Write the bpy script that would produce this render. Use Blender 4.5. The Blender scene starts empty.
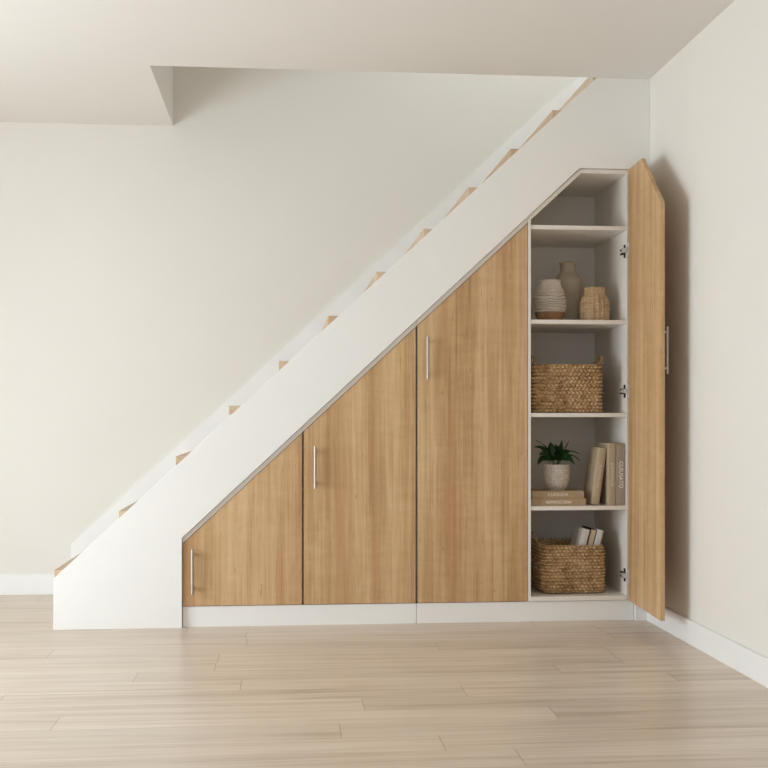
import bpy, bmesh, math, random
from mathutils import Vector, Matrix, noise

random.seed(7)
SC = bpy.context.scene
COL = SC.collection
PI = math.pi

# ------------------------------------------------------------------ helpers
def link(o):
    COL.objects.link(o)
    return o

def thing(name, label, cat, loc=(0, 0, 0), rot=(0, 0, 0), group=None):
    o = bpy.data.objects.new(name, None)
    o.empty_display_size = 0.1
    o.location = loc
    o.rotation_euler = rot
    o['label'] = label
    o['category'] = cat
    if group:
        o['group'] = group
    return link(o)

def obj(name, bm, mat, parent=None, smooth=False, off=None, bevel=0.0, label=None, kind=None, autosmooth=None):
    """link a bmesh as ONE mesh object; off = world position to subtract (the parent's base)"""
    if off is not None:
        bmesh.ops.translate(bm, verts=bm.verts, vec=-Vector(off))
    bmesh.ops.recalc_face_normals(bm, faces=bm.faces)
    me = bpy.data.meshes.new(name)
    bm.to_mesh(me)
    bm.free()
    o = link(bpy.data.objects.new(name, me))
    if mat:
        me.materials.append(mat)
    if smooth:
        for p in me.polygons:
            p.use_smooth = True
    if bevel:
        b = o.modifiers.new('bevel', 'BEVEL')
        b.width = bevel
        b.segments = 2
        b.limit_method = 'ANGLE'
        b.angle_limit = 0.6
    if parent:
        o.parent = parent
    if label:
        o['label'] = label
    if kind:
        o['kind'] = kind
    return o

def structure(name, bm, mat, **k):
    return obj(name, bm, mat, kind='structure', **k)

def BM():
    return bmesh.new()

def box(bm, x0, x1, y0, y1, z0, z1):
    v = [bm.verts.new(p) for p in ((x0, y0, z0), (x1, y0, z0), (x1, y1, z0), (x0, y1, z0),
                                   (x0, y0, z1), (x1, y0, z1), (x1, y1, z1), (x0, y1, z1))]
    for f in ((0, 3, 2, 1), (4, 5, 6, 7), (0, 1, 5, 4), (1, 2, 6, 5), (2, 3, 7, 6), (3, 0, 4, 7)):
        bm.faces.new([v[i] for i in f])
    return v

def bxm(*a):
    bm = BM()
    box(bm, *a)
    return bm

def prism(bm, poly, y0, y1):
    """outline in X-Z, extruded along Y"""
    n = len(poly)
    a = [bm.verts.new((x, y0, z)) for x, z in poly]
    b = [bm.verts.new((x, y1, z)) for x, z in poly]
    bm.faces.new(a)
    bm.faces.new(b[::-1])
    for i in range(n):
        j = (i + 1) % n
        bm.faces.new((a[i], b[i], b[j], a[j]))
    return bm

def tube(bm, pts, r, n=12, cap=True, closed=False):
    pts = [Vector(p) for p in pts]
    rings = []
    up = None
    m = len(pts)
    for i, p in enumerate(pts):
        if closed:
            t = (pts[(i + 1) % m] - pts[i - 1]).normalized()
        else:
            t = (pts[min(i + 1, m - 1)] - pts[max(i - 1, 0)]).normalized()
        if up is None:
            up = Vector((0, 0, 1)) if abs(t.z) < .9 else Vector((1, 0, 0))
        s = t.cross(up).normalized()
        up = s.cross(t).normalized()
        rr = r[i] if isinstance(r, (list, tuple)) else r
        rings.append([bm.verts.new(p + (s * math.cos(2 * PI * k / n) + up * math.sin(2 * PI * k / n)) * rr) for k in range(n)])
    for i in range(m if closed else m - 1):
        a, b = rings[i], rings[(i + 1) % m]
        for k in range(n):
            bm.faces.new((a[k], a[(k + 1) % n], b[(k + 1) % n], b[k]))
    if cap and not closed:
        bm.faces.new(rings[0][::-1])
        bm.faces.new(rings[-1])
    return bm

def lathe(bm, prof, n=64, disp=None, closed_bottom=True, closed_top=False):
    rings = []
    for j, (r, z) in enumerate(prof):
        ring = []
        for k in range(n):
            a = 2 * PI * k / n
            rr = r + (disp(a, z, j) if disp else 0)
            ring.append(bm.verts.new((rr * math.cos(a), rr * math.sin(a), z)))
        rings.append(ring)
    for a, b in zip(rings, rings[1:]):
        for k in range(n):
            bm.faces.new((a[k], a[(k + 1) % n], b[(k + 1) % n], b[k]))
    if closed_bottom:
        bm.faces.new(rings[0][::-1])
    if closed_top:
        bm.faces.new(rings[-1])
    return bm

def spline(pts, n):
    """Catmull-Rom through 2-D points"""
    out = []
    P = [pts[0]] + list(pts) + [pts[-1]]
    for i in range(1, len(P) - 2):
        for s in range(n):
            t = s / n
            out.append(tuple(0.5 * (2 * P[i][d] + (P[i + 1][d] - P[i - 1][d]) * t
                       + (2 * P[i - 1][d] - 5 * P[i][d] + 4 * P[i + 1][d] - P[i + 2][d]) * t * t
                       + (3 * P[i][d] - P[i - 1][d] - 3 * P[i + 1][d] + P[i + 2][d]) * t ** 3) for d in (0, 1)))
    out.append(tuple(pts[-1]))
    return out

# ------------------------------------------------------------------ materials
class Nodes:
    def __init__(self, name):
        self.m = bpy.data.materials.new(name)
        self.m.use_nodes = True
        self.t = self.m.node_tree
        self.b = self.t.nodes['Principled BSDF']

    def n(self, kind, **k):
        nd = self.t.nodes.new('ShaderNode' + kind)
        for a, v in k.items():
            if a.startswith('i_'):
                key = a[2:]
                nd.inputs[int(key) if key.isdigit() else key.replace('_', ' ')].default_value = v
            else:
                setattr(nd, a, v)
        return nd

    def l(self, a, b):
        self.t.links.new(a, b)

    def math(self, op, a, b=None):
        nd = self.n('Math', operation=op)
        for i, v in enumerate((a, b)):
            if v is None:
                continue
            if isinstance(v, (int, float)):
                nd.inputs[i].default_value = v
            else:
                self.l(v, nd.inputs[i])
        return nd.outputs[0]

    def ramp(self, fac, stops):
        r = self.n('ValToRGB')
        e = r.color_ramp.elements
        while len(e) < len(stops):
            e.new(0.5)
        for q, (p, c) in zip(e, stops):
            q.position = p
            q.color = (c[0], c[1], c[2], 1)
        self.l(fac, r.inputs[0])
        return r.outputs[0]

    def mix(self, fac, a, b, mode='MIX'):
        nd = self.n('Mix', data_type='RGBA', blend_type=mode)
        for s, v in ((nd.inputs[0], fac), (nd.inputs[6], a), (nd.inputs[7], b)):
            if isinstance(v, (int, float)):
                s.default_value = v
            elif isinstance(v, tuple):
                s.default_value = (v[0], v[1], v[2], 1)
            else:
                self.l(v, s)
        return nd.outputs[2]

    def bump(self, h, strength, dist=0.002):
        b = self.n('Bump')
        b.inputs['Strength'].default_value = strength
        b.inputs['Distance'].default_value = dist
        self.l(h, b.inputs['Height'])
        self.l(b.outputs[0], self.b.inputs['Normal'])

    def set(self, **k):
        for a, v in k.items():
            s = self.b.inputs[a.replace('_', ' ')]
            if isinstance(v, tuple):
                s.default_value = (v[0], v[1], v[2], 1)
            elif isinstance(v, (int, float)):
                s.default_value = v
            else:
                self.l(v, s)

def plain(name, col, rough=.5, metal=0., var=0., scale=8., bump=0., bscale=200.):
    N = Nodes(name)
    N.set(Roughness=rough, Metallic=metal)
    tc = N.n('TexCoord').outputs['Object']
    nz = N.n('TexNoise', i_Scale=scale, i_Detail=3.)
    N.l(tc, nz.inputs['Vector'])
    lo = tuple(c * (1 - var) for c in col)
    hi = tuple(min(1, c * (1 + var)) for c in col)
    N.set(Base_Color=N.ramp(nz.outputs[0], [(.3, lo), (.7, hi)]))
    if bump:
        n2 = N.n('TexNoise', i_Scale=bscale, i_Detail=2.)
        N.l(tc, n2.inputs['Vector'])
        N.bump(n2.outputs[0], bump, .001)
    return N.m

def wood(name, light, mid, dark, axis='Z', rough=.45, scale=1.0):
    """grain running along one axis, broad veneer bands, cathedral figure and fine pores"""
    N = Nodes(name)
    tc = N.n('TexCoord').outputs['Object']
    info = N.n('ObjectInfo')
    off = N.n('Combine' + 'XYZ')
    for i, k in enumerate((3.7, 5.1, 2.3)):
        N.l(N.math('MULTIPLY', info.outputs['Random'], k), off.inputs[i])
    add = N.n('VectorMath', operation='ADD')
    N.l(tc, add.inputs[0])
    N.l(off.outputs[0], add.inputs[1])
    v = add.outputs[0]

    def stretched(a, b, rnd=0):
        m = N.n('Mapping')
        s = {'X': (b, a, a), 'Y': (a, b, a), 'Z': (a, a, b)}[axis]
        m.inputs['Scale'].default_value = tuple(q * scale for q in s)
        m.inputs['Location'].default_value = (rnd, rnd * .7, rnd * 1.3)
        N.l(v, m.inputs[0])
        return m.outputs[0]
    def nz(a, b, rnd, det=3., rough_=.6, dist=0.):
        q = N.n('TexNoise', i_Scale=1., i_Detail=det, i_Roughness=rough_, i_Distortion=dist)
        N.l(stretched(a, b, rnd), q.inputs['Vector'])
        return q.outputs[0]
    band = nz(8., .3, 0., 2.)
    fig = nz(26., .8, 4., 6., .65, .9)
    streak = nz(75., 1.3, 6., 4., .7, .3)
    fine = nz(210., 5., 9., 3., .7)
    ripple = nz(7., 26., 13., 3., .6, .6)
    patch = nz(6., 3.5, 17., 2.)
    f = N.math('ADD', N.math('MULTIPLY', band, .27), N.math('MULTIPLY', fig, .27))
    f = N.math('ADD', f, N.math('MULTIPLY', streak, .24))
    f = N.math('ADD', f, N.math('MULTIPLY', fine, .12))
    f = N.math('ADD', f, N.math('MULTIPLY', N.math('MULTIPLY', ripple, patch), .16))
    c = N.ramp(f, [(.36, dark), (.47, mid), (.58, light)])
    # reddish heart streaks
    red = N.ramp(nz(11., .45, 23., 3., .6, .4), [(.50, (0, 0, 0)), (.66, (1, 1, 1))])
    c = N.mix(N.math('MULTIPLY', red, .55), c, (dark[0] * 1.28, dark[1] * 1.16, dark[2] * 1.12))
    # short dark pores and flecks
    pore = N.ramp(nz(240., 9., 31., 1.), [(.66, (0, 0, 0)), (.74, (1, 1, 1))])
    c = N.mix(N.math('MULTIPLY', pore, .35), c, tuple(q * .62 for q in dark))
    fleck = N.ramp(nz(60., 22., 37., 1.), [(.745, (0, 0, 0)), (.80, (1, 1, 1))])
    c = N.mix(N.math('MULTIPLY', fleck, .4), c, tuple(q * .6 for q in dark))
    N.set(Base_Color=c, Roughness=rough)
    N.b.inputs['Specular IOR Level'].default_value = .35
    N.bump(fine, .1, .0005)
    return N.m

def floor_material():
    N = Nodes('pale_oak_boards')
    tc = N.n('TexCoord').outputs['Object']
    sp = N.n('SeparateXYZ')
    N.l(tc, sp.inputs[0])
    W, L = .152, 1.55
    ry = N.math('DIVIDE', N.math('ADD', sp.outputs[1], 20.03), W)
    row = N.math('FLOOR', ry)
    fy = N.math('FRACT', ry)
    wn = N.n('TexWhiteNoise', noise_dimensions='1D')
    N.l(row, wn.inputs['W'])
    cx = N.math('ADD', N.math('DIVIDE', N.math('ADD', sp.outputs[0], 30.), L), N.math('MULTIPLY', wn.outputs[0], 7.3))
    colm = N.math('FLOOR', cx)
    fx = N.math('FRACT', cx)
    idv = N.n('CombineXYZ')
    N.l(row, idv.inputs[0])
    N.l(colm, idv.inputs[1])
    pr = N.n('TexWhiteNoise', noise_dimensions='2D')
    N.l(idv.outputs[0], pr.inputs['Vector'])
    offs = N.n('VectorMath', operation='SCALE')
    N.l(pr.outputs['Color'], offs.inputs[0])
    offs.inputs['Scale'].default_value = 40.
    add = N.n('VectorMath', operation='ADD')
    N.l(tc, add.inputs[0])
    N.l(offs.outputs[0], add.inputs[1])

    def grain(a, b, detail, dist=0.):
        m = N.n('Mapping')
        m.inputs['Scale'].default_value = (a, b, 1)
        N.l(add.outputs[0], m.inputs[0])
        z = N.n('TexNoise', i_Scale=1., i_Detail=detail, i_Roughness=.6, i_Distortion=dist)
        N.l(m.outputs[0], z.inputs['Vector'])
        return z.outputs[0]
    g1, g2, g3 = grain(.9, 26., 6., .8), grain(2.5, 130., 4.), grain(1.3, 6., 2.)
    f = N.math('ADD', N.math('MULTIPLY', g1, .48), N.math('MULTIPLY', g2, .32))
    f = N.math('ADD', f, N.math('MULTIPLY', g3, .20))
    base = N.ramp(f, [(.37, (.51, .40, .305)), (.5, (.67, .565, .46)), (.63, (.76, .675, .57))])
    tint = N.ramp(pr.outputs['Value'], [(0., (.93, .925, .92)), (1., (1.03, 1.03, 1.03))])
    c = N.mix(1., base, tint, 'MULTIPLY')
    # small dark knots
    mk = N.n('Mapping')
    mk.inputs['Scale'].default_value = (1.6, 5.5, 1)
    N.l(add.outputs[0], mk.inputs[0])
    vk = N.n('TexVoronoi', i_Scale=1.)
    N.l(mk.outputs[0], vk.inputs['Vector'])
    knot = N.ramp(vk.outputs['Distance'], [(.03, (1, 1, 1)), (.085, (0, 0, 0))])
    sel = N.n('SeparateXYZ')
    N.l(vk.outputs['Color'], sel.inputs[0])
    knotf = N.math('MULTIPLY', N.math('GREATER_THAN', sel.outputs[0], .72), knot)
    c = N.mix(N.math('MULTIPLY', knotf, .55), c, (.22, .15, .10))
    # bevelled joints between boards: real grooves, given as bump and a dark seam
    ey = N.math('MULTIPLY', N.math('MINIMUM', fy, N.math('SUBTRACT', 1., fy)), W)
    ex = N.math('MULTIPLY', N.math('MINIMUM', fx, N.math('SUBTRACT', 1., fx)), L)
    gy = N.math('LESS_THAN', ey, .0011)
    gx = N.math('LESS_THAN', ex, .0016)
    c = N.mix(N.math('MULTIPLY', gy, .16), c, (.22, .16, .11))
    c = N.mix(N.math('MULTIPLY', gx, .5), c, (.20, .145, .10))
    N.set(Base_Color=c)
    N.set(Roughness=N.math('ADD', .26, N.math('MULTIPLY', g1, .14)))
    N.b.inputs['Specular IOR Level'].default_value = .6
    N.bump(N.math('ADD', N.math('MULTIPLY', g2, .3), N.math('MULTIPLY', N.math('MAXIMUM', gx, gy), -1.)), .1, .001)
    return N.m

def strand(name, cols, s=(60, 60, 60), rough=.7):
    N = Nodes(name)
    tc = N.n('TexCoord').outputs['Object']
    m = N.n('Mapping')
    m.inputs['Scale'].default_value = s
    N.l(tc, m.inputs[0])
    a = N.n('TexNoise', i_Scale=1., i_Detail=3., i_Roughness=.7)
    N.l(m.outputs[0], a.inputs['Vector'])
    b = N.n('TexNoise', i_Scale=9., i_Detail=2.)
    N.l(tc, b.inputs['Vector'])
    f = N.math('ADD', N.math('MULTIPLY', a.outputs[0], .7), N.math('MULTIPLY', b.outputs[0], .3))
    N.set(Base_Color=N.ramp(f, [(.36, cols[0]), (.5, cols[1]), (.64, cols[2])]), Roughness=rough)
    N.b.inputs['Specular IOR Level'].default_value = .25
    return N.m

M = {}
M['wall'] = plain('warm_white_wall_paint', (.79, .76, .71), .85, var=.012, scale=1.5, bump=.05, bscale=350.)
M['ceiling'] = plain('ceiling_paint', (.76, .735, .695), .9, var=.01, scale=1.2, bump=.04, bscale=300.)
M['trim'] = plain('white_trim_paint', (.87, .87, .86), .45, var=.01, scale=3.)
M['panel'] = plain('white_stair_panel_paint', (.85, .84, .815), .55, var=.008, scale=2.)
M['carcass'] = plain('white_melamine', (.79, .755, .70), .45, var=.01, scale=4.)
M['floor'] = floor_material()
M['door'] = wood('honey_oak_veneer', (.68, .47, .268), (.535, .338, .168), (.345, .19, .085), 'Z', .5)
M['tread'] = wood('oak_tread', (.66, .52, .37), (.56, .42, .28), (.43, .30, .185), 'Y', .45)
M['steel'] = plain('brushed_steel', (.47, .435, .38), .5, 1., var=.04, scale=30.)
M['hinge'] = plain('nickel_hinge_metal', (.72, .70, .66), .4, .55, var=.1, scale=40.)
M['screw'] = plain('dark_screw_metal', (.05, .045, .04), .5, .6, var=.1, scale=40.)
M['rib_white'] = plain('chalky_white_glaze', (.62, .57, .50), .75, var=.06, scale=30., bump=.2)
M['terra'] = plain('bare_terracotta', (.30, .165, .085), .8, var=.08, scale=25., bump=.2)
M['taupe'] = plain('matte_taupe_clay', (.45, .385, .29), .7, var=.1, scale=9., bump=.1)
M['tan_cloth'] = plain('tan_book_cloth', (.40, .295, .185), .8, var=.06, scale=60., bump=.15, bscale=700.)
M['beige_cloth'] = plain('beige_book_cloth', (.44, .345, .235), .8, var=.05, scale=60., bump=.15, bscale=700.)
M['greige_cloth'] = plain('greige_book_cloth', (.34, .275, .20), .8, var=.05, scale=60., bump=.15, bscale=700.)
M['pale_cloth'] = plain('pale_grey_book_cloth', (.70, .67, .63), .75, var=.04, scale=40.)
M['grey_cloth'] = plain('light_grey_book_cloth', (.66, .65, .62), .75, var=.04, scale=40.)
M['dark_cover'] = plain('dark_brown_book_board', (.035, .025, .018), .6, var=.1, scale=40.)
M['foil'] = plain('pale_foil_lettering', (.78, .72, .62), .45, .0, var=.02)
M['soil'] = plain('dark_potting_soil', (.03, .022, .015), .95, var=.4, scale=120., bump=.6, bscale=160.)

N = Nodes('cream_page_edges')
tc = N.n('TexCoord').outputs['Object']
mp = N.n('Mapping')
mp.inputs['Scale'].default_value = (900, 3, 3)
N.l(tc, mp.inputs[0])
z = N.n('TexNoise', i_Scale=1., i_Detail=2.)
N.l(mp.outputs[0], z.inputs['Vector'])
N.set(Base_Color=N.ramp(z.outputs[0], [(.3, (.50, .42, .29)), (.7, (.66, .57, .42))]), Roughness=.85)
M['pages'] = N.m

N = Nodes('speckled_stoneware')
tc = N.n('TexCoord').outputs['Object']
v1 = N.n('TexNoise', i_Scale=260., i_Detail=2.)
N.l(tc, v1.inputs['Vector'])
v2 = N.n('TexNoise', i_Scale=120., i_Detail=3.)
N.l(tc, v2.inputs['Vector'])
c = N.ramp(v2.outputs[0], [(.36, (.46, .41, .355)), (.52, (.60, .55, .49)), (.7, (.67, .62, .56))])
c = N.mix(N.ramp(v1.outputs[0], [(.60, (0, 0, 0)), (.70, (.6, .6, .6))]), c, (.34, .285, .235))
N.set(Base_Color=c, Roughness=.7)
N.bump(v1.outputs[0], .15, .001)
M['speckle'] = N.m

N = Nodes('glossy_dark_green_leaf')
tc = N.n('TexCoord').outputs['Object']
z = N.n('TexNoise', i_Scale=14., i_Detail=3.)
N.l(tc, z.inputs['Vector'])
N.set(Base_Color=N.ramp(z.outputs[0], [(.35, (.014, .055, .013)), (.55, (.026, .10, .022)), (.72, (.06, .17, .032))]), Roughness=.38)
M['leaf'] = N.m

M['seagrass'] = strand('woven_seagrass', ((.25, .15, .065), (.47, .31, .155), (.66, .47, .275)), (34, 34, 60))
M['rattan'] = strand('woven_rattan', ((.42, .28, .155), (.53, .375, .225), (.64, .485, .32)), (34, 34, 50))
M['cord'] = strand('twisted_cord', ((.22, .13, .06), (.40, .26, .13), (.52, .36, .2)), (90, 90, 90))

# ------------------------------------------------------------------ room shell
XL, XR, YB, YF, H = -4.6, 0.0, 1.04, -6.4, 2.5       # left, right, back, front (behind the camera), ceiling
XV = -2.276                                           # left edge of the stairwell opening
TOP = 3.7                                             # ceiling over the stairwell
T = .12

structure('floor', bxm(XL - T, XR + T, YF - T, YB + T, -.1, 0), M['floor'])
structure('wall_back', bxm(XL - T, XR + T, YB, YB + T, 0, TOP), M['wall'])
structure('wall_right', bxm(XR, XR + T, YF, YB, 0, TOP), M['wall'])
WY0, WY1, WZ0, WZ1 = -2.65, -.5, .06, 1.7            # window in the left wall
bm = BM()
box(bm, XL - T, XL, YF, WY0, 0, H)
box(bm, XL - T, XL, WY1, YB, 0, H)
box(bm, XL - T, XL, WY0, WY1, 0, WZ0)
box(bm, XL - T, XL, WY0, WY1, WZ1, H)
structure('wall_left', bm, M['wall'])
RX0, RX1, RZ0, RZ1 = -4.0, -1.2, .3, 2.3              # unseen opening added behind the camera to let in fill light
bm = BM()
box(bm, XL - T, RX0, YF - T, YF, 0, H)
box(bm, RX1, XR + T, YF - T, YF, 0, H)
box(bm, RX0, RX1, YF - T, YF, 0, RZ0)
box(bm, RX0, RX1, YF - T, YF, RZ1, H)
structure('wall_front', bm, M['wall'])
bm = BM()
prof = [(XL, YF), (XR, YF), (XR, 0), (XV, 0), (XV, YB), (XL, YB)]
a = [bm.verts.new((x, y, H)) for x, y in prof]
b = [bm.verts.new((x, y, H + .3)) for x, y in prof]
bm.faces.new(a)
bm.faces.new(b[::-1])
for i in range(6):
    j = (i + 1) % 6
    bm.faces.new((a[i], b[i], b[j], a[j]))
structure('ceiling', bm, M['ceiling'])
# upper part of the stairwell, closed by an added front wall against stray light
structure('wall_stairwell_left', bxm(XV - T, XV, -T, YB, H + .3, TOP), M['wall'])
structure('wall_stairwell_light_block', bxm(XV, XR, -T, 0, H + .3, TOP), M['wall'])
SX0, SX1, SY0, SY1 = -1.0, -.1, .15, .9            # skylight
bm = BM()
box(bm, XV - T, SX0, -T, YB + T, TOP, TOP + .1)
box(bm, SX1, XR + T, -T, YB + T, TOP, TOP + .1)
box(bm, SX0, SX1, -T, SY0, TOP, TOP + .1)
box(bm, SX0, SX1, SY1, YB + T, TOP, TOP + .1)
structure('ceiling_stairwell', bm, M['ceiling'])

def frame_rect(bm, axis, c, a0, a1, z0, z1, w=.05, d=.06):
    for (p0, p1, q0, q1) in ((a0, a1, z0, z0 + w), (a0, a1, z1 - w, z1), (a0, a0 + w, z0 + w, z1 - w), (a1 - w, a1, z0 + w, z1 - w),
                             ((a0 + a1) / 2 - w / 2, (a0 + a1) / 2 + w / 2, z0 + w, z1 - w)):
        if axis == 'X':
            box(bm, c - d / 2, c + d / 2, p0, p1, q0, q1)
        else:
            box(bm, p0, p1, c - d / 2, c + d / 2, q0, q1)
bm = BM()
frame_rect(bm, 'X', XL - .06, WY0, WY1, WZ0, WZ1)
structure('window_1', bm, M['trim'])
bm = BM()
frame_rect(bm, 'Y', YF - .06, RX0, RX1, RZ0, RZ1)
structure('added_fill_window', bm, M['trim'])  # frame of the opening added for fill

# skirting boards of the room
BH = .095
structure('baseboard_right', bxm(XR - .016, XR, YF, 0, 0, BH + .005), M['trim'], bevel=.002)
structure('baseboard_back', bxm(XL, -2.811, YB - .014, YB, 0, BH + .013), M['trim'], bevel=.002)
structure('baseboard_left', bxm(XL, XL + .014, YF, YB - .014, 0, BH), M['trim'], bevel=.002)

# ------------------------------------------------------------------ staircase
K = .9285
def L(x):            # top edge of the closed stair panel
    return .226 + K * (x + 2.696) + .0012 * (x + 2.696)
def CUT(x):          # lower edge of the stair panel = top of the opening for the cupboards
    return .405 + .931 * (x + 2.131)
CX0, CX1 = -2.136, -.069
CZT = 2.083
XB = -2.131 + (CZT - .405) / .931                     # where the slope turns level

st = thing('staircase', 'straight closed staircase rising to the right with oak treads behind a white panel', 'staircase', (-2.696, 0, 0))
so = (-2.696, 0, 0)
PT = .02
xt = -2.696 + (2.5 - .226) / (K + .0012)
bm = prism(BM(), [(-2.696, 0), (CX0, 0), (CX0, CUT(CX0)), (XB, CZT), (CX1, CZT), (CX1, 0), (-.0005, 0), (-.0005, 2.5), (xt, 2.5), (-2.696, .226)], 0, PT)
obj('side_panel', bm, M['panel'], st, off=so, bevel=.0012, label='white panel closing the open side of the stairs')
noses = [(-2.696, .262), (-2.416, .521), (-2.165, .764), (-1.930, .990), (-1.706, 1.192), (-1.484, 1.397), (-1.265, 1.599),
         (-1.051, 1.797), (-.844, 1.990), (-.648, 2.170), (-.453, 2.352), (-.264, 2.532)]
TT = .04
YT0, YT1 = PT + .0005, 1.0275
for i, (x, zt) in enumerate(noses):
    x1 = noses[i + 1][0] + .045 if i + 1 < len(noses) else -.0005
    obj('tread', bxm(x, x1, YT0, YT1, zt - TT, zt), M['tread'], st, off=so, bevel=.0015)
    zb = noses[i - 1][1] if i else 0
    obj('riser', bxm(x + .025, x + .045, YT0, YT1, zb, zt - TT), M['panel'], st, off=so)
# skirting along the wall side of the flight
bm = prism(BM(), [(-2.81, 0), (-2.62, 0), (-.001, L(-.001) - .34), (-.001, L(-.001) + .143), (-2.81, L(-2.81) + .143)], 1.028, YB - .0005)
obj('wall_skirting', bm, M['trim'], st, off=so)

# plinth boards under the cupboards
XS = -1.0825
PLY = .0215
t = obj('plinth_board', bxm(CX0 + .002, XS - .001, PLY, PLY + .016, 0, .092), M['panel'], bevel=.001)
t['label'] = 'white plinth board on the floor below the two lower wood cupboard doors'
t['category'] = 'plinth'
t['group'] = 'plinth boards below the cupboards'
t = obj('plinth_board', bxm(XS + .001, CX1 - .001, PLY, PLY + .016, 0, .092), M['panel'], bevel=.001)
t['label'] = 'white plinth board on the floor below the tallest closed door and the open cupboard'
t['category'] = 'plinth'
t['group'] = 'plinth boards below the cupboards'

# ------------------------------------------------------------------ cupboards
YC = .562                                             # inner back
def CT(x):                                            # outer top of the carcass
    return CUT(x) - .002
def CU(x):                                            # underside of the top board
    return CT(x) - .0247
ZB0, ZB1 = .095, .115
G = 'cupboards under the stairs'

def bar_handle(parent, off, cx, y_face, z0, z1, direction=(0, -1, 0)):
    """round bar on two posts"""
    d = Vector(direction)
    bm = BM()
    base = Vector((cx, y_face, 0))
    p = base + d * .028
    tube(bm, [(p.x, p.y, z0), (p.x, p.y, z1)], .0064, 16)
    for z in (z0 + .024, z1 - .024):
        a = base + Vector((0, 0, z)) - d * .001
        b = p + Vector((0, 0, z))
        tube(bm, [a, b], .0055, 12)
    return obj('handle', bm, M['steel'], parent, smooth=False, off=off, label='brushed steel bar handle')

def closed_unit(name, label, x0, x1, d0, d1, hx, hz0, hz1):
    base = ((x0 + x1) / 2, 0, ZB0)
    u = thing(name, label, 'cupboard', base, group=G)
    bm = BM()
    th = .016
    prism(bm, [(x0, CU(x0)), (x1, CU(x1)), (x1, CT(x1)), (x0, CT(x0))], .016, YC)
    for a, b in ((x0, x0 + th), (x1 - th, x1)):
        prism(bm, [(a, ZB0), (b, ZB0), (b, CU(b)), (a, CU(a))], .060, YC)
    box(bm, x0 + th, x1 - th, .034, YC, ZB0, ZB1)
    prism(bm, [(x0, ZB0), (x1, ZB0), (x1, CT(x1)), (x0, CT(x0))], YC, YC + .012)
    obj('carcass', bm, M['carcass'], u, off=base)
    g = .0035
    dr = obj('door', prism(BM(), [(d0, ZB0), (d1, ZB0), (d1, CU(d1) - g), (d0, CU(d0) - g)], .014, .032), M['door'], u, off=base, bevel=.0012,
             label='oak veneer door with a sloping top')
    bar_handle(dr, base, hx, .014, hz0, hz1)
    return u

XA, X_B, X_C, X_D = -2.134, -1.5985, -1.0825, -.5695
closed_unit('wall_cupboard', 'lowest wood cupboard, its door the shortest, beside the white stair foot', XA, X_B - .0005, -2.1335, -1.603, -2.089, .151, .351)
closed_unit('wall_cupboard', 'middle closed wood cupboard between the shortest and the tallest closed door', X_B + .0005, XS - .0005, -1.594, -1.087, -1.544, .618, .808)
closed_unit('wall_cupboard', 'tallest closed wood cupboard, next to the open shelves', XS + .0005, X_D, -1.078, -.5705, -1.035, 1.110, 1.304)
for o in list(COL.objects):
    if o.name.startswith('wall_cupboard'):
        o.name = o.name.replace('wall_cupboard', 'under_stair_cupboard')

# the open unit
ux = (-.325, 0, ZB0)
ou = thing('under_stair_cupboard', 'open white cupboard with its wood door swung out, holding vases, baskets and books', 'cupboard', ux, group=G)
XI0, XI1 = -.5555, -.1045
XO0, XO1 = -.5685, -.0715
YO = .014
IT = .018
xk = XB + .002
zt = 2.081
obj('top_board', prism(BM(), [(XO0, CT(XO0)), (xk, zt), (XO1, zt), (XO1, zt - IT), (xk + .007, zt - IT), (XO0, CU(XO0))], YO, YC), M['carcass'], ou, off=ux)
obj('side_panel', prism(BM(), [(XO0, ZB0), (XI0, ZB0), (XI0, CU(XI0)), (XO0, CU(XO0))], YO, YC), M['carcass'], ou, off=ux)
obj('side_panel', prism(BM(), [(XI1, ZB0), (XO1, ZB0), (XO1, zt - IT), (XI1, zt - IT)], YO, YC), M['carcass'], ou, off=ux)
obj('back_panel', prism(BM(), [(XO0, ZB0), (XO1, ZB0), (XO1, zt), (xk, zt), (XO0, CT(XO0))], YC, YC + .012), M['carcass'], ou, off=ux)
obj('bottom_board', bxm(XI0, XI1, YO - .004, YC, ZB0, ZB1), M['carcass'], ou, off=ux)
SH = [1.821, 1.387, .958, .529]
for z in SH:
    obj('shelf', bxm(XI0, XI1, .018, YC, z - .0185, z), M['carcass'], ou, off=ux)

# its door, opened at almost a right angle to the front; built closed and swung about the hinge edge
hx, hy = -.1045, -.004
dw = .535
ang = math.radians(87.0)
Rm = Matrix.Translation((hx, hy, 0)) @ Matrix.Rotation(ang, 4, 'Z') @ Matrix.Translation((-hx, -hy, 0))
dth = .018
# closed: leaf lies from hx to hx-dw, inner face at y = hy, outer face at hy - dth
zl = 1.826
zchx = hx - .228
bm = prism(BM(), [(hx - dw, ZB0 + .001), (hx, ZB0 + .001), (hx, 2.078), (zchx, 2.078), (hx - dw, zl)], hy - dth, hy)
bmesh.ops.transform(bm, matrix=Rm, verts=bm.verts)
odoor = obj('door', bm, M['door'], ou, off=ux, bevel=.0012, label='oak veneer door standing open, its top corner cut off')
bm = BM()
fy = hy - dth
bx_ = hx - dw + .058
tube(bm, [(bx_, fy - .026, 1.120), (bx_, fy - .026, 1.318)], .0064, 16)
for z in (1.144, 1.294):
    tube(bm, [(bx_, fy + .001, z), (bx_, fy - .026, z)], .0055, 12)
bmesh.ops.transform(bm, matrix=Rm, verts=bm.verts)
obj('handle', bm, M['steel'], odoor, off=ux, label='brushed steel bar handle')

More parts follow.
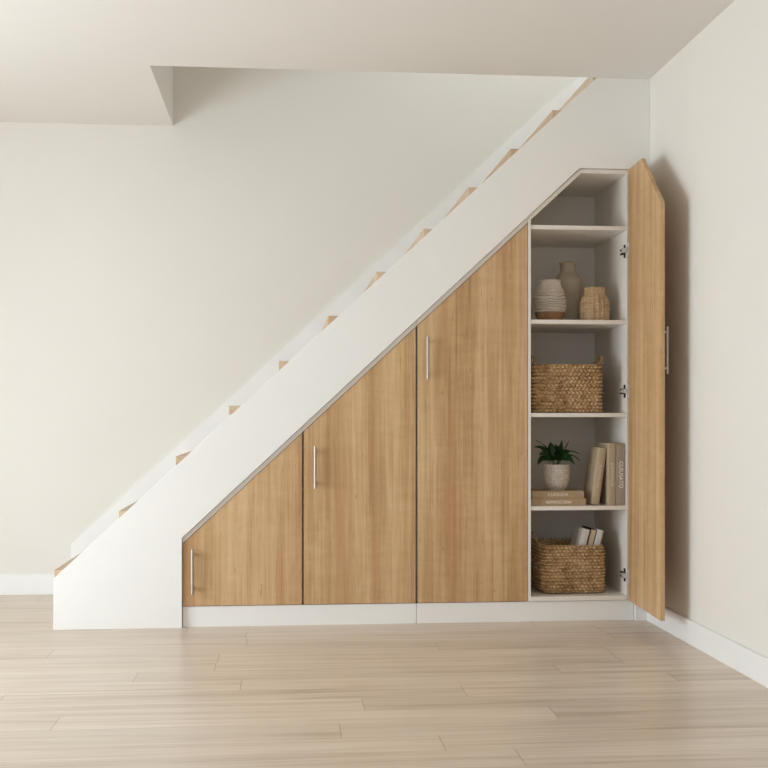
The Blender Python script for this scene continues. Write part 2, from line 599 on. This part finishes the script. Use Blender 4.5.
def hinge(z):
    bm = BM()
    x = XI1 - .0005
    # cross-shaped mounting plate on the side panel
    box(bm, x - .004, x, .034, .050, z - .030, z + .030)
    for s in (-1, 1):
        tube(bm, [(x - .0055, .042, z + s * .024), (x - .001, .042, z + s * .024)], .006, 10)
    # forked tail of the hinge arm
    for s in (-1, 1):
        box(bm, x - .012, x - .003, .046, .082, z + s * .009 - .004, z + s * .009 + .004)
    box(bm, x - .012, x - .003, .040, .050, z - .013, z + .013)
    m = obj('hinge', bm, M['screw'], odoor, off=ux, label='steel cup hinge')
    bm = BM()
    # arm bridging to the door
    box(bm, x - .016, x - .004, -.002, .042, z - .008, z + .009)
    # cup with its two screw wings on the door's inner face
    xd = x - .004
    box(bm, xd - .010, xd - .002, -.020, .006, z - .010, z + .010)
    o2 = obj('hinge', bm, M['hinge'], odoor, off=ux, label='steel hinge arm')
    bm = BM()
    box(bm, hx - .0045, hx - .0018, -.026, -.010, z - .030, z + .030)
    for s in (-1, 1):
        tube(bm, [(hx - .007, -.018, z + s * .022), (hx - .003, -.018, z + s * .022)], .0055, 10)
    obj('hinge_plate', bm, M['hinge'], odoor, off=ux)
    return m
for z in (1.709, 1.059, .207):
    hinge(z)

# ------------------------------------------------------------------ vases on the second shelf
# chalky white vase with irregular ribs and a bare clay foot
VP = (-.431, .165, SH[1])
HV = .208
v = thing('ribbed_vase', 'squat white vase with uneven horizontal ribs and a bare terracotta foot', 'vase', VP, group='vessels on the second shelf')
outer = spline([(.044, .0), (.058, .014), (.0665, .036), (.0735, .068), (.0735, .098), (.068, .128), (.0605, .157), (.0525, .178), (.0495, .189), (.053, .197)], 9)
low = [p for p in outer if p[1] <= .0475]
up = [p for p in outer if p[1] >= .044]
rb = []
for (r0, z0), (r1, z1) in zip(up, up[1:]):
    for s in range(3):
        rb.append((r0 + (r1 - r0) * s / 3, z0 + (z1 - z0) * s / 3))
rb.append(up[-1])
def ribs(a, z, j):
    if z > .178:
        return 0
    k = min(1, (z - .044) / .010) * min(1, max(0, (.178 - z) / .05))
    ph = z / .0135 + .7 * noise.noise((math.cos(a) * 1.6, math.sin(a) * 1.6, z * 26))
    return (abs(math.sin(PI * ph)) ** .6 - .6) * .0125 * k
inner = [(.049, .197), (.045, .19), (.047, .178), (.053, .155), (.06, .12), (.06, .06), (.05, .03)]
bm = lathe(BM(), rb + inner, 96, lambda a, z, j: ribs(a, z, j) if j < len(rb) else 0, closed_bottom=False, closed_top=True)
obj('body', bm, M['rib_white'], v, smooth=True)
obj('foot', lathe(BM(), [(.001, 0)] + low, 64, closed_bottom=True), M['terra'], v, smooth=True, label='bare terracotta foot')

# tall taupe bottle vase
VT = (-.301, .335, SH[1])
v = thing('bottle_vase', 'tall taupe clay vase with a narrow neck, behind the white ribbed vase', 'vase', VT, group='vessels on the second shelf')
o1 = spline([(.051, 0), (.055, .012), (.060, .07), (.067, .13), (.0705, .180), (.067, .216), (.052, .243), (.0395, .259), (.0365, .284), (.0385, .298), (.0425, .302), (.0425, .307)], 8)
o2 = [(.039, .308), (.034, .301), (.033, .27), (.042, .238), (.055, .20), (.055, .05), (.03, .02)]
obj('body', lathe(BM(), o1 + o2, 72, closed_bottom=True, closed_top=True), M['taupe'], v, smooth=True)

# woven rattan jar
VJ = (-.2185, .155, SH[1])
v = thing('woven_jar', 'small round woven rattan jar, rightmost of the three vessels', 'jar', VJ, group='vessels on the second shelf')
o1 = spline([(.056, 0), (.063, .008), (.0655, .03), (.0665, .065), (.064, .095), (.0575, .117), (.0485, .129), (.046, .140), (.048, .154), (.047, .164)], 14)
NS = 18
def jar_w(a, z, j):
    k = .35 if z > .124 else 1
    u = (a * NS / (2 * PI)) % 1
    row = z / .0150
    fr = row % 1
    stake = math.exp(-((u - .5) / .17) ** 2)
    lace = (1 - abs(2 * fr - 1) ** 2.2) * (.75 if int(row) % 2 else .55)
    return (max(stake, lace) - .6) * .0105 * k
n1 = len(o1)
o2 = [(.042, .165), (.040, .15), (.043, .13), (.056, .1), (.058, .04), (.04, .012)]
obj('body', lathe(BM(), o1 + o2, 264, lambda a, z, j: jar_w(a, z, j) if j < n1 else 0, closed_top=True), M['rattan'], v, smooth=True)

# ------------------------------------------------------------------ baskets
def rounded_rect(w, d, r, n):
    """n points evenly along a rounded rectangle centred on the origin: (x, y, nx, ny, s)"""
    hw, hd = w / 2, d / 2
    segs = []
    sx, sy, ar = w - 2 * r, d - 2 * r, PI * r / 2
    per = 2 * (sx + sy) + 4 * ar
    out = []
    for i in range(n):
        s = per * i / n
        q = s
        cx = [(hw - r, -hd + r), (hw - r, hd - r), (-hw + r, hd - r), (-hw + r, -hd + r)]
        lens = [sx, ar, sy, ar, sx, ar, sy, ar]
        k = 0
        while q > lens[k]:
            q -= lens[k]
            k += 1
        if k == 0:
            p = (-hw + r + q, -hd, 0, -1)
        elif k == 2:
            p = (hw, -hd + r + q, 1, 0)
        elif k == 4:
            p = (hw - r - q, hd, 0, 1)
        elif k == 6:
            p = (-hw, hd - r - q, -1, 0)
        else:
            c = cx[(k - 1) // 2]
            a = -PI / 2 + ((k - 1) // 2) * PI / 2 + q / r
            p = (c[0] + r * math.cos(a), c[1] + r * math.sin(a), math.cos(a), math.sin(a))
        out.append((*p, s))
    return out, per

def basket(label, loc, w, d, h, r, foot_r, rowh, bw, handle_r, handle_h, handle_half, lean, sag=0.):
    t = thing('woven_basket', label, 'basket', loc, group='woven storage baskets')
    nb = 2 * round((2 * (w + d)) / bw / 2)
    nper = nb * 8
    pts, per = rounded_rect(w, d, r, nper)
    rows = round(h / rowh)
    nz = rows * 7
    bm = BM()
    rings = []
    rnd = [random.uniform(.92, 1.08) for _ in range(rows + 2)]
    for j in range(nz + 1):
        z = h * j / nz
        rowf = z / h * rows
        ri = int(rowf)
        q = max(0, foot_r - z)
        inset = foot_r - math.sqrt(max(0, foot_r ** 2 - q ** 2))
        ring = []
        for i, (x, y, nx, ny, s) in enumerate(pts):
            u = s / per * nb
            fr = rowf - ri
            tilt = .42 * (fr - .5) * (1 if ri % 2 else -1)
            cf = (u + .5 * (ri % 2) + tilt) % 1
            cell = 1 - abs(2 * cf - 1) ** 2.6
            dsp = (1 - abs(2 * fr - 1) ** 2.4) * (.12 + .88 * cell) * rnd[ri] * (1 + .22 * noise.noise((math.floor(u + .5 * (ri % 2) + tilt) * 3.7, ri * 5.3, .5)))
            dsp = (dsp - .62) * .0165
            wob = .0022 * noise.noise((x * 9, y * 9, z * 14)) + sag * math.sin(PI * z / h) * .01
            o = dsp + wob - inset
            ring.append(bm.verts.new((x + nx * o, y + ny * o, z + .0012 * noise.noise((x * 14, y * 14, 3.)) * (z / h))))
        rings.append(ring)
    wall = .011
    # rolled rim
    for k in range(1, 6):
        a = PI * k / 6
        ring = [bm.verts.new((x - nx * wall / 2 * (1 - math.cos(a)), y - ny * wall / 2 * (1 - math.cos(a)),
                              h + .006 * math.sin(a) * (.75 + .25 * math.sin(2 * PI * s / per * nb)))) for (x, y, nx, ny, s) in pts]
        rings.append(ring)
    # inner face, with the same rows
    ni = rows * 4
    for j in range(ni, 0, -1):
        z = .012 + (h - .012) * j / ni
        rowf = (z / h) * rows
        ring = []
        q = max(0, foot_r - z)
        inset = foot_r - math.sqrt(max(0, foot_r ** 2 - q ** 2))
        for (x, y, nx, ny, s) in pts:
            dsp = abs(math.sin(PI * rowf)) ** .7 * (.4 + .6 * abs(math.sin(PI * (s / per * nb + .5 * (int(rowf) % 2))))) * .004
            o = -wall - inset - dsp * .6 + .002
            ring.append(bm.verts.new((x + nx * o, y + ny * o, z)))
        rings.append(ring)
    for a, b in zip(rings, rings[1:]):
        for k in range(nper):
            bm.faces.new((a[k], a[(k + 1) % nper], b[(k + 1) % nper], b[k]))
    bm.faces.new(rings[0][::-1])
    bm.faces.new(rings[-1])
    obj('body', bm, M['seagrass'], t, smooth=True)
    for s in (-1, 1):
        bm = BM()
        path = []
        nn = 28
        for k in range(nn + 1):
            a = PI * k / nn
            yy = -handle_half * math.cos(a)
            zz = handle_h * math.sin(a) ** .8
            path.append((s * (w / 2 - wall * .55 + lean[(s + 1) // 2] * zz), yy, h - .012 + zz * 1.0))
        # two twisted strands
        for ph in (0, PI):
            tw = []
            for k in range(len(path) * 4 - 3):
                f = k / 4
                i = min(int(f), len(path) - 2)
                p = Vector(path[i]).lerp(Vector(path[i + 1]), f - i)
                dr = (Vector(path[i + 1]) - Vector(path[i])).normalized()
                n1 = Vector((1, 0, 0))
                n2 = dr.cross(n1).normalized()
                aa = ph + f * 1.5
                tw.append(p + (n1 * math.cos(aa) + n2 * math.sin(aa)) * handle_r * .55)
            tube(bm, tw, handle_r * .62, 8)
        obj('handle', bm, M['cord'], t, smooth=True)
    return t

basket('wide woven seagrass basket with two loop handles, alone on the middle shelf', (-.3695, .205, SH[2]), .332, .30, .222, .035, .012, .0166, .0205, .0085, .055, .055, (-.4, .72))
basket('woven seagrass basket on the cupboard floor with books sticking out', (-.3395, .220, ZB1), .297, .315, .223, .045, .036, .0150, .0205, .0042, .068, .062, (.42, .42), .4)

# ------------------------------------------------------------------ books
def text_mesh(name, body, size, mat, parent, loc, rot, bold=0., space=1.):
    cu = bpy.data.curves.new(name, 'FONT')
    cu.body = body
    cu.size = size
    cu.extrude = .0003
    cu.offset = bold
    cu.space_character = space
    cu.align_x = 'CENTER'
    cu.align_y = 'CENTER'
    tmp = bpy.data.objects.new(name, cu)
    link(tmp)
    dg = bpy.context.evaluated_depsgraph_get()
    me = bpy.data.meshes.new_from_object(tmp.evaluated_get(dg))
    bpy.data.objects.remove(tmp)
    bpy.data.curves.remove(cu)
    me.materials.clear()
    me.materials.append(mat)
    o = link(bpy.data.objects.new(name, me))
    o.parent = parent
    o.location = loc
    o.rotation_euler = rot
    return o

def book(label, loc, rot, th, dep, ht, mat, group, lettering=None, tsize=.02, bold=0., space=1., round_spine=0., pages_front=False, tpos=.0, horizontal=False, name='book'):
    """local frame: spine faces -Y at y=0, thickness along X from -th to 0, height along Z from 0"""
    t = thing(name, label, 'book', loc, rot, group)
    b = .0028
    sq = .003
    bm = BM()
    n = 10
    sgn = 1
    prof = []
    # outer spine arc
    for k in range(n + 1):
        a = PI * k / n
        prof.append((-th / 2 - th / 2 * math.cos(a), -round_spine * math.sin(a)))
    out = [(-th, dep)] + prof + [(0, dep), (-b, dep)]
    inn = []
    for k in range(n, -1, -1):
        a = PI * k / n
        inn.append((-th / 2 - (th / 2 - b) * math.cos(a), b - round_spine * math.sin(a)))
    poly = out + inn + [(-th + b, dep)]
    if pages_front:
        poly = [(x, dep - y) for x, y in poly]
    a = [bm.verts.new((x, y, 0)) for x, y in poly]
    c = [bm.verts.new((x, y, ht)) for x, y in poly]
    bm.faces.new(a)
    bm.faces.new(c[::-1])
    m = len(poly)
    for i in range(m):
        j = (i + 1) % m
        bm.faces.new((a[i], c[i], c[j], a[j]))
    obj('cover', bm, mat, t, bevel=.0006)
    if pages_front:
        pg = bxm(-th + b, -b, sq, dep - b - .0005, sq, ht - sq)
    else:
        pg = bxm(-th + b, -b, b + .0005, dep - sq, sq, ht - sq)
    obj('page_block', pg, M['pages'], t, label='cream page block')
    if lettering:
        if horizontal:
            rt = (PI / 2, -PI / 2, 0)
        else:
            rt = (PI / 2, PI / 2, 0)
        text_mesh('spine_lettering', lettering, tsize, M['foil'], t, (-th / 2, -round_spine - .0004, ht / 2 + tpos), rt, bold, space)
    return t

# flat stack under the plant (spines forward): the height axis lies along -X after turning
GS = 'books lying in the flat stack'
z4 = SH[3]
t1 = .033
# lying: rotate -90 about Y: local Z -> -X, local X(-th..0) -> Z(-th..0)->  +90 gives local Z -> +X, local -X -> +Z
book('tan hardback lying flat at the bottom of the stack under the plant', (-.5475, .045, z4), (0, PI / 2, 0), t1, .185, .2585, M['tan_cloth'], GS, 'AEINICICUDIA', .0185, .0003, 1.02, horizontal=True)
book('tan hardback lying flat on another, directly under the potted plant', (-.542, .050, z4 + t1 + .0003), (0, PI / 2, 0), t1 + .001, .180, .2455, M['tan_cloth'], GS, 'CUIONDIR', .0185, 0., 1.08, horizontal=True)
GV = 'books standing on the fourth shelf'
lean = math.radians(8)
book('beige hardback leaning to the right against the upright books', (-.2215, .065, z4), (0, lean, 0), .042, .150, .266, M['beige_cloth'], GV, 'EUCMERLLIS', .0175, -.0001, 1.15, .007)
book('upright beige hardback between the leaning book and the book at the wall', (-.1488, .040, z4), (0, 0, 0), .037, .200, .289, M['beige_cloth'], GV, 'CUUNICDCO', .0165, 0, 1.1, .003)
book('upright darker greige hardback with large spine lettering, against the cupboard side', (-.1060, .036, z4), (0, 0, 0), .0415, .190, .286, M['greige_cloth'], GV, 'CUIUSATO', .0255, .0004, 1.0, .003)
GB = 'books standing in the lower basket'
l2 = math.radians(14)
zb = ZB1 + .0135
book('pale grey hardback in the lower basket, leftmost of its three books', (-.3245, .105, zb), (0, l2, 0), 0.034, .150, .290, M['pale_cloth'], GB, round_spine=.003)
book('dark brown book in the lower basket with its cream page edges showing', (-.2895, .106, zb), (0, l2, 0), .0305, .150, .289, M['dark_cover'], GB, pages_front=True)
book('light grey hardback in the lower basket, rightmost of its three books', (-.2575, .108, zb), (0, l2, 0), .0300, .150, .286, M['grey_cloth'], GB, round_spine=.003)

# ------------------------------------------------------------------ potted plant on the stack
zp = z4 + 2 * t1 + .0018
PP = (-.4065, .140, zp)
p = thing('potted_plant', 'small green leafy plant in a speckled stoneware pot on two flat books', 'plant', PP)
po = spline([(.040, 0), (.041, .005), (.046, .010), (.0555, .024), (.0605, .044), (.0625, .075), (.0615, .104), (.0605, .120)], 7)
pi_ = [(.0585, .1212), (.0555, .1195), (.056, .09), (.054, .04), (.04, .018)]
obj('pot', lathe(BM(), po + pi_, 64, closed_top=True), M['speckle'], p, smooth=True, label='speckled stoneware pot')
bm = BM()
lathe(bm, [(.0005, .114), (.02, .1145), (.04, .1135), (.0552, .112)], 40, lambda a, z, j: 0, closed_bottom=False)
for q in bm.verts:
    q.co.z += .003 * noise.noise(q.co * 60)
obj('soil', bm, M['soil'], p, smooth=True)

def leaf(base, ctrl, tip, width, face, fold=.18, roll=0.):
    """broad lance-shaped leaf on a thin stalk along an arched midrib; face: 0 = blade lies flat, 1 = blade stands upright"""
    bm = BM()
    nl, nw = 20, 6
    b, c, t = Vector(base), Vector(ctrl), Vector(tip)
    rows = []
    for i in range(nl + 1):
        s = i / nl
        pos = b * (1 - s) ** 2 + c * 2 * s * (1 - s) + t * s * s
        d = ((c - b) * (1 - s) + (t - c) * s).normalized()
        flat = Vector((-d.y, d.x, 0)) if abs(d.x) + abs(d.y) > .05 else Vector((0, 1, 0))
        flat.normalize()
        upr = flat.cross(d).normalized()
        an = face * PI / 2 + roll * s
        sd = (flat * math.cos(an) + upr * math.sin(an)).normalized()
        nn = sd.cross(d).normalized()
        q = (s - .2) / .8
        w = .003 if q <= 0 else max(.001, .003 * (1 - q) + width * (math.sin(PI * q ** .8) ** .8 if q < 1 else 0))
        row = []
        for k in range(nw + 1):
            u = (k / nw - .5) * 2
            row.append(bm.verts.new(pos + sd * (u * w / 2) - nn * (abs(u) ** 1.3 * w * -fold) + nn * (.0014 * math.sin(12 * s + 2 * u) if q > 0 else 0)))
        rows.append(row)
    for a, e in zip(rows, rows[1:]):
        for k in range(nw):
            bm.faces.new((a[k], a[k + 1], e[k + 1], e[k]))
    bmesh.ops.solidify(bm, geom=bm.faces[:], thickness=.0007)
    return bm

ZS = .1135
# tip (x, y, height over the soil), height the midrib arches through, width, face, roll
leaves = [((-.093, .020, .118), (-.030, .105), .020, .10, .2), ((-.108, -.010, .088), (-.050, .110), .028, .45, .1),
          ((-.090, -.030, .052), (-.040, .085), .028, .5, .2), ((-.094, -.025, .004), (-.062, .080), .030, .55, .2),
          ((-.026, .012, .112), (-.022, .060), .046, .85, .1), ((.028, .004, .120), (.014, .070), .034, .8, -.1),
          ((.070, .030, .118), (.030, .060), .016, .15, .1), ((.060, -.010, .072), (.022, .085), .030, .6, -.2),
          ((.116, .015, .054), (.050, .105), .020, .2, .1), ((.111, -.012, .022), (.058, .092), .022, .25, -.1),
          ((.077, -.040, .008), (.046, .085), .042, .75, -.1), ((-.044, -.035, .018), (-.030, .066), .028, .6, .3),
          ((.016, -.040, .034), (.010, .066), .030, .35, .2), ((-.012, -.030, .062), (-.010, .060), .030, .7, .2),
          ((.004, .040, .100), (.004, .070), .040, .6, .3), ((-.060, .050, .086), (-.024, .090), .032, .3, .1),
          ((.064, .055, .070), (.028, .085), .030, .3, .1)]
for k, (tp, (cx, cz), wd, fc, rl) in enumerate(leaves):
    a = math.atan2(tp[1], tp[0])
    br = .006
    base = (br * math.cos(a), br * math.sin(a), ZS)
    obj('leaf', leaf(base, (cx, tp[1] * .45, ZS + cz), (tp[0], tp[1], ZS + tp[2]), wd, fc, .16, rl), M['leaf'], p, smooth=True)

# ------------------------------------------------------------------ light
def area(name, loc, rot, sx, sy, power, col, spread=180):
    l = bpy.data.lights.new(name, 'AREA')
    l.shape = 'RECTANGLE'
    l.size, l.size_y = sx, sy
    l.energy = power
    l.color = col
    l.spread = math.radians(spread)
    o = link(bpy.data.objects.new(name, l))
    o.location = loc
    o.rotation_euler = rot
    return o
area('window_daylight_left', (XL - .14, (WY0 + WY1) / 2, (WZ0 + WZ1) / 2), (0, -PI / 2, 0), WZ1 - WZ0, WY1 - WY0, 113, (.838, .928, 1.))
area('added_fill_light_rear', ((RX0 + RX1) / 2, YF - .14, (RZ0 + RZ1) / 2), (PI / 2, 0, 0), RX1 - RX0, RZ1 - RZ0, 24, (.855, .935, 1.))  # added fill from behind the camera, weaker than the left window
area('skylight_daylight', ((SX0 + SX1) / 2, (SY0 + SY1) / 2, TOP + .11), (0, 0, 0), SX1 - SX0, SY1 - SY0, 7.0, (.84, .945, 1.))
W = bpy.data.worlds.new('daylight')
SC.world = W
W.use_nodes = True
bg = W.node_tree.nodes['Background']
bg.inputs[0].default_value = (.75, .86, 1., 1)
bg.inputs[1].default_value = .3

# ------------------------------------------------------------------ camera
cd = bpy.data.cameras.new('camera')
cd.sensor_width = 36
cd.lens = 1130 / 768 * 36
cd.shift_y = 34 / 768
cam = link(bpy.data.objects.new('camera', cd))
cam.location = (-1.6787, -5.0899, .9349)
cam.rotation_euler = (PI / 2, 0, -math.radians(5.007))
SC.camera = cam

vs = SC.view_settings
vs.view_transform = 'Standard'
vs.look = 'None'
vs.exposure = 0.045
vs.gamma = 1
vs.use_curve_mapping = False
SC.cycles.max_bounces = 12
SC.cycles.diffuse_bounces = 8
SC.cycles.use_denoising = True
SC.cycles.sample_clamp_indirect = 6
